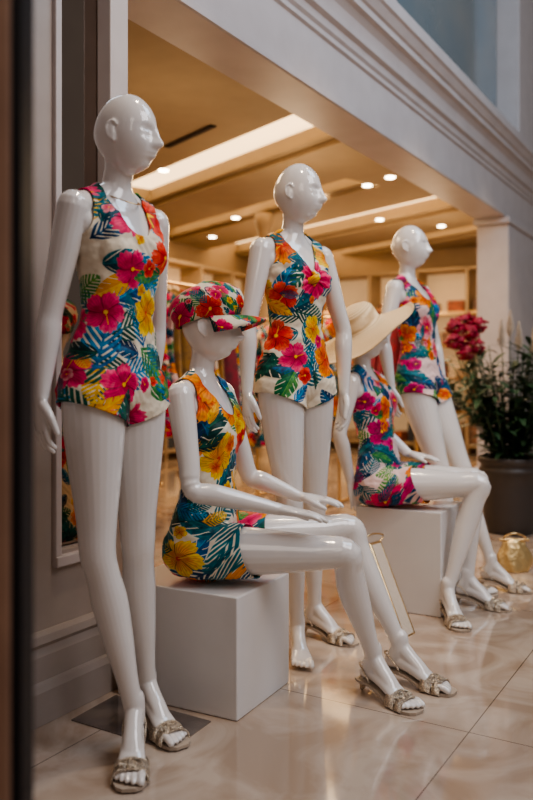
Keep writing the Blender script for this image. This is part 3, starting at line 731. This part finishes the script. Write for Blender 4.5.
v, f = boxv(V((-.80, 6.25, ZC - .012)), V((.40, -.53, 0)), V((.04, .03, 0)), V((0, 0, .010)))
new_obj("ceiling_air_slot", v, f, M_BLACK, smooth=False)

# ------------------------------------------------------------------ shop interior
FCOLS = [(0.34, .03, .06), (.42, .11, .05), (.02, .13, .14), (.44, .25, .07), (.38, .07, .18), (.42, .30, .20), (.03, .04, .07), (.26, .13, .08)]
GM = [mat("rack_fabric_%d" % i, c, .7, col2=tuple(min(1, q * .4 + .03) for q in c), scale=14) for i, c in enumerate(FCOLS)]
def rack(p0, p1, h, seed, fabs):
    r_ = random.Random(seed); root = empty("clothing_rack"); p0 = V(p0); p1 = V(p1); d = (p1 - p0).normalized(); n = V((-d.y, d.x, 0)); L_ = (p1 - p0).length
    fp = Parts()
    for q in (p0, p1):
        fp.add(*sweep([q + V((0, 0, .02)), q + V((0, 0, h))], [.013, .013], ns=10)); fp.add(*sweep([q + n * .25 + V((0, 0, .018)), q - n * .25 + V((0, 0, .018))], [.014, .014], ns=10, ref=V((0, 0, 1))))
    fp.add(*sweep([p0 + V((0, 0, h)), p1 + V((0, 0, h))], [.013, .013], ns=10, ref=V((0, 0, 1))))
    new_obj("rail", fp.v, fp.f, M_GOLD, root)
    k = int(L_ / .085)
    for i in range(k):
        c = p0 + d * ((i + .7) * L_ / (k + .4)) + V((0, 0, h)); ln = r_.uniform(.75, 1.15); yw = r_.uniform(-.35, .35)
        nn = (n * math.cos(yw) + d * math.sin(yw)).normalized(); dd = V((-nn.y, nn.x, 0))
        pr = Parts(); pr.add(*sweep([c - V((0, 0, .05)), c - V((0, 0, .09)), c - V((0, 0, .14)), c - V((0, 0, .35)), c - V((0, 0, .6)), c - V((0, 0, ln))], [(.03, .012), (.13, .02), (.19, .026), (.15, .03), (.18, .034), (.23, .036)], ref=dd, ns=24, sub=3))
        pr.v = [tuple(V(q) + dd * .008 * math.sin((V(q) - c).dot(nn) * 70 + i) * min(1, max(0, (c.z - q[2]) * 2))) for q in pr.v]
        pr.add(*sweep([c + V((0, 0, .02)), c + nn * .02 + V((0, 0, .0)), c - V((0, 0, .06))], [.003] * 3, ns=6))
        mm = r_.choice(fabs); o = new_obj("garment_%d" % (i + 1), pr.v, pr.f, mm, root)
        if mm in (F_A, F_B, F_C): uvplanar(o, 1.3, (r_.random(), r_.random()))
rack(P(-3.5, 3.7), P(-3.5, 5.3), 1.72, 3, [F_A, F_B, GM[0], GM[7], F_A, GM[3], F_C])
rack(P(-2.75, 2.75), P(-2.75, 3.25), 1.30, 13, [F_A, GM[6], F_B, GM[2]])
rack(P(-5.1, 6.1), P(-5.1, 8.1), 1.85, 4, [F_C, F_A, GM[0], GM[1], GM[3], GM[5]])
rack(P(-3.3, 8.9), P(-4.7, 8.9), 1.85, 8, [F_C, GM[0], GM[4], GM[0], GM[5], F_A])
rack(P(-2.9, 6.0), P(-3.7, 6.0), 1.55, 18, [F_C, GM[0], F_B, GM[3], F_A])
def shelf(n0, n1, s0, s1, seed, along_n):
    root = empty("display_shelf"); r_ = random.Random(seed); cl = [GM[5], GM[7], GM[3], GM[6], GM[5], GM[1]]
    if along_n:
        wbox("back", n0, n1, s1 - .03, s1, .1, 2.5, M_SHELFLIT, root); lo, hi = n0, n1
    else:
        wbox("back", n0, n0 + .03, s0, s1, .1, 2.5, M_SHELFLIT, root); lo, hi = s0, s1
    for k, z in enumerate((.1, .55, 1.0, 1.45, 1.9, 2.5)): wbox("board_%d" % k, n0, n1, s0, s1, z, z + .035, M_GOLD if k % 5 else M_WALL, root)
    m_ = int((hi - lo) / .8) + 1
    for k in range(m_ + 1):
        q = lo + (hi - lo - .04) * k / m_
        if along_n: wbox("upright_%d" % k, q, q + .04, s0, s1, 0.001, 2.53, M_WALL, root)
        else: wbox("upright_%d" % k, n0, n1, q, q + .04, 0.001, 2.53, M_WALL, root)
    c = 0
    for z in (.135, .585, 1.035, 1.485, 1.935):
        q = lo + .12
        while q < hi - .3:
            w = r_.uniform(.14, .26); hh_ = r_.uniform(.08, .30); c += 1; mm = r_.choice(cl)
            if along_n: wbox("folded_clothes_%d" % c, q, q + w, s0 + .05, s1 - .08, z, z + hh_, mm, root, bevel=.02)
            else: wbox("folded_clothes_%d" % c, n0 + .08, n1 - .05, q, q + w, z, z + hh_, mm, root, bevel=.02)
            q += w + r_.uniform(.05, .25)
shelf(-6.58, -6.2, 5.6, 10.2, 2, False)
shelf(-6.1, -2.5, 10.6, 11.03, 5, True)
for i, (n_, s_2) in enumerate(((-2.75, 9.9), (-4.6, 7.6), (-5.6, 5.0))):
    lathe("interior_column", [(.12, .001), (.12, .10), (.09, .13), (.055, .18), (.055, 2.6), (.07, 2.68), (.10, 2.74), (.10, ZC - .002)], Matrix.Translation(P(n_, s_2)), M_WALL if i else M_GOLD, ns=28)

# ------------------------------------------------------------------ lights
def area(name, loc, tgt, size, e, col):
    l = bpy.data.lights.new(name, 'AREA'); l.size = size; l.energy = e; l.color = col; o = bpy.data.objects.new(name, l); COL.objects.link(o)
    o.location = loc; o.rotation_euler = (V(tgt) - V(loc)).to_track_quat('-Z', 'Y').to_euler(); return o
def spot(name, loc, tgt, e, col, ang=55, r_=.06):
    l = bpy.data.lights.new(name, 'SPOT'); l.energy = e; l.color = col; l.spot_size = math.radians(ang); l.spot_blend = .6; l.shadow_soft_size = r_
    o = bpy.data.objects.new(name, l); COL.objects.link(o); o.location = loc; o.rotation_euler = (V(tgt) - V(loc)).to_track_quat('-Z', 'Y').to_euler()
area("atrium_daylight", (2.8, .8, 4.2), (.3, 3.2, 1.0), 2.2, 92, (.95, .93, .98))
area("atrium_daylight_2", (-.3, -1.5, 3.2), (0, 3.0, 1.0), 1.6, 18, (1.0, .88, .78))
area("clerestory_light", (2.6, 3.0, 5.2), P(-1.8, 4.5, 3.0), 2.0, 80, (.58, .78, 1.0))
WARM = (1.0, .73, .44)
for i, (s_2, e) in enumerate(((2.2, 75), (3.5, 85), (5.0, 90), (6.6, 60))):
    spot("track_spot_%d" % i, P(-1.05, s_2 - .2, 3.7), P(-1.4, s_2 + .3, 1.0), e, (1.0, .80, .58), 62, .08)
for i, (n_, s_2, e) in enumerate(((-3.2, 3.0, 24), (-3.4, 6.0, 28), (-5.2, 8.0, 38), (-3.2, 9.0, 34), (-5.2, 4.6, 24))):
    area("shop_ceiling_light_%d" % i, P(n_, s_2, ZC - .03), P(n_, s_2, 0), .9, e, WARM)
for (x_, y_, z_, e_) in ((.2, 6.5, 2.2, 20), (.3, 9.5, 1.9, 30), (-.6, 5.0, 2.2, 8), (1.8, 9.0, 2.2, 20)):  # unseen warm fill points added inside the shop; no pendant fixtures hang here
    l = bpy.data.lights.new("shop_glow", 'POINT'); l.energy = e_; l.color = WARM; l.shadow_soft_size = .25
    o = bpy.data.objects.new("shop_fill_point", l); COL.objects.link(o); o.location = (x_, y_, z_)
w = bpy.data.worlds.new("world"); SC.world = w; w.use_nodes = True
bg = w.node_tree.nodes["Background"]; bg.inputs["Color"].default_value = (.64, .56, .52, 1); bg.inputs["Strength"].default_value = .24
try: SC.view_settings.look = 'AgX - Medium High Contrast'
except Exception as e: print(e)

# ------------------------------------------------------------------ camera
cd = bpy.data.cameras.new("camera"); cam = bpy.data.objects.new("camera", cd); COL.objects.link(cam)
cam.location = (0, 0, 1.06); cam.rotation_euler = (math.radians(90), 0, 0)
cd.lens = 36; cd.sensor_width = 36; cd.shift_y = -24 / 800; cd.clip_start = .05
cd.dof.use_dof = True; cd.dof.focus_distance = 2.65; cd.dof.aperture_fstop = 1.8
SC.camera = cam
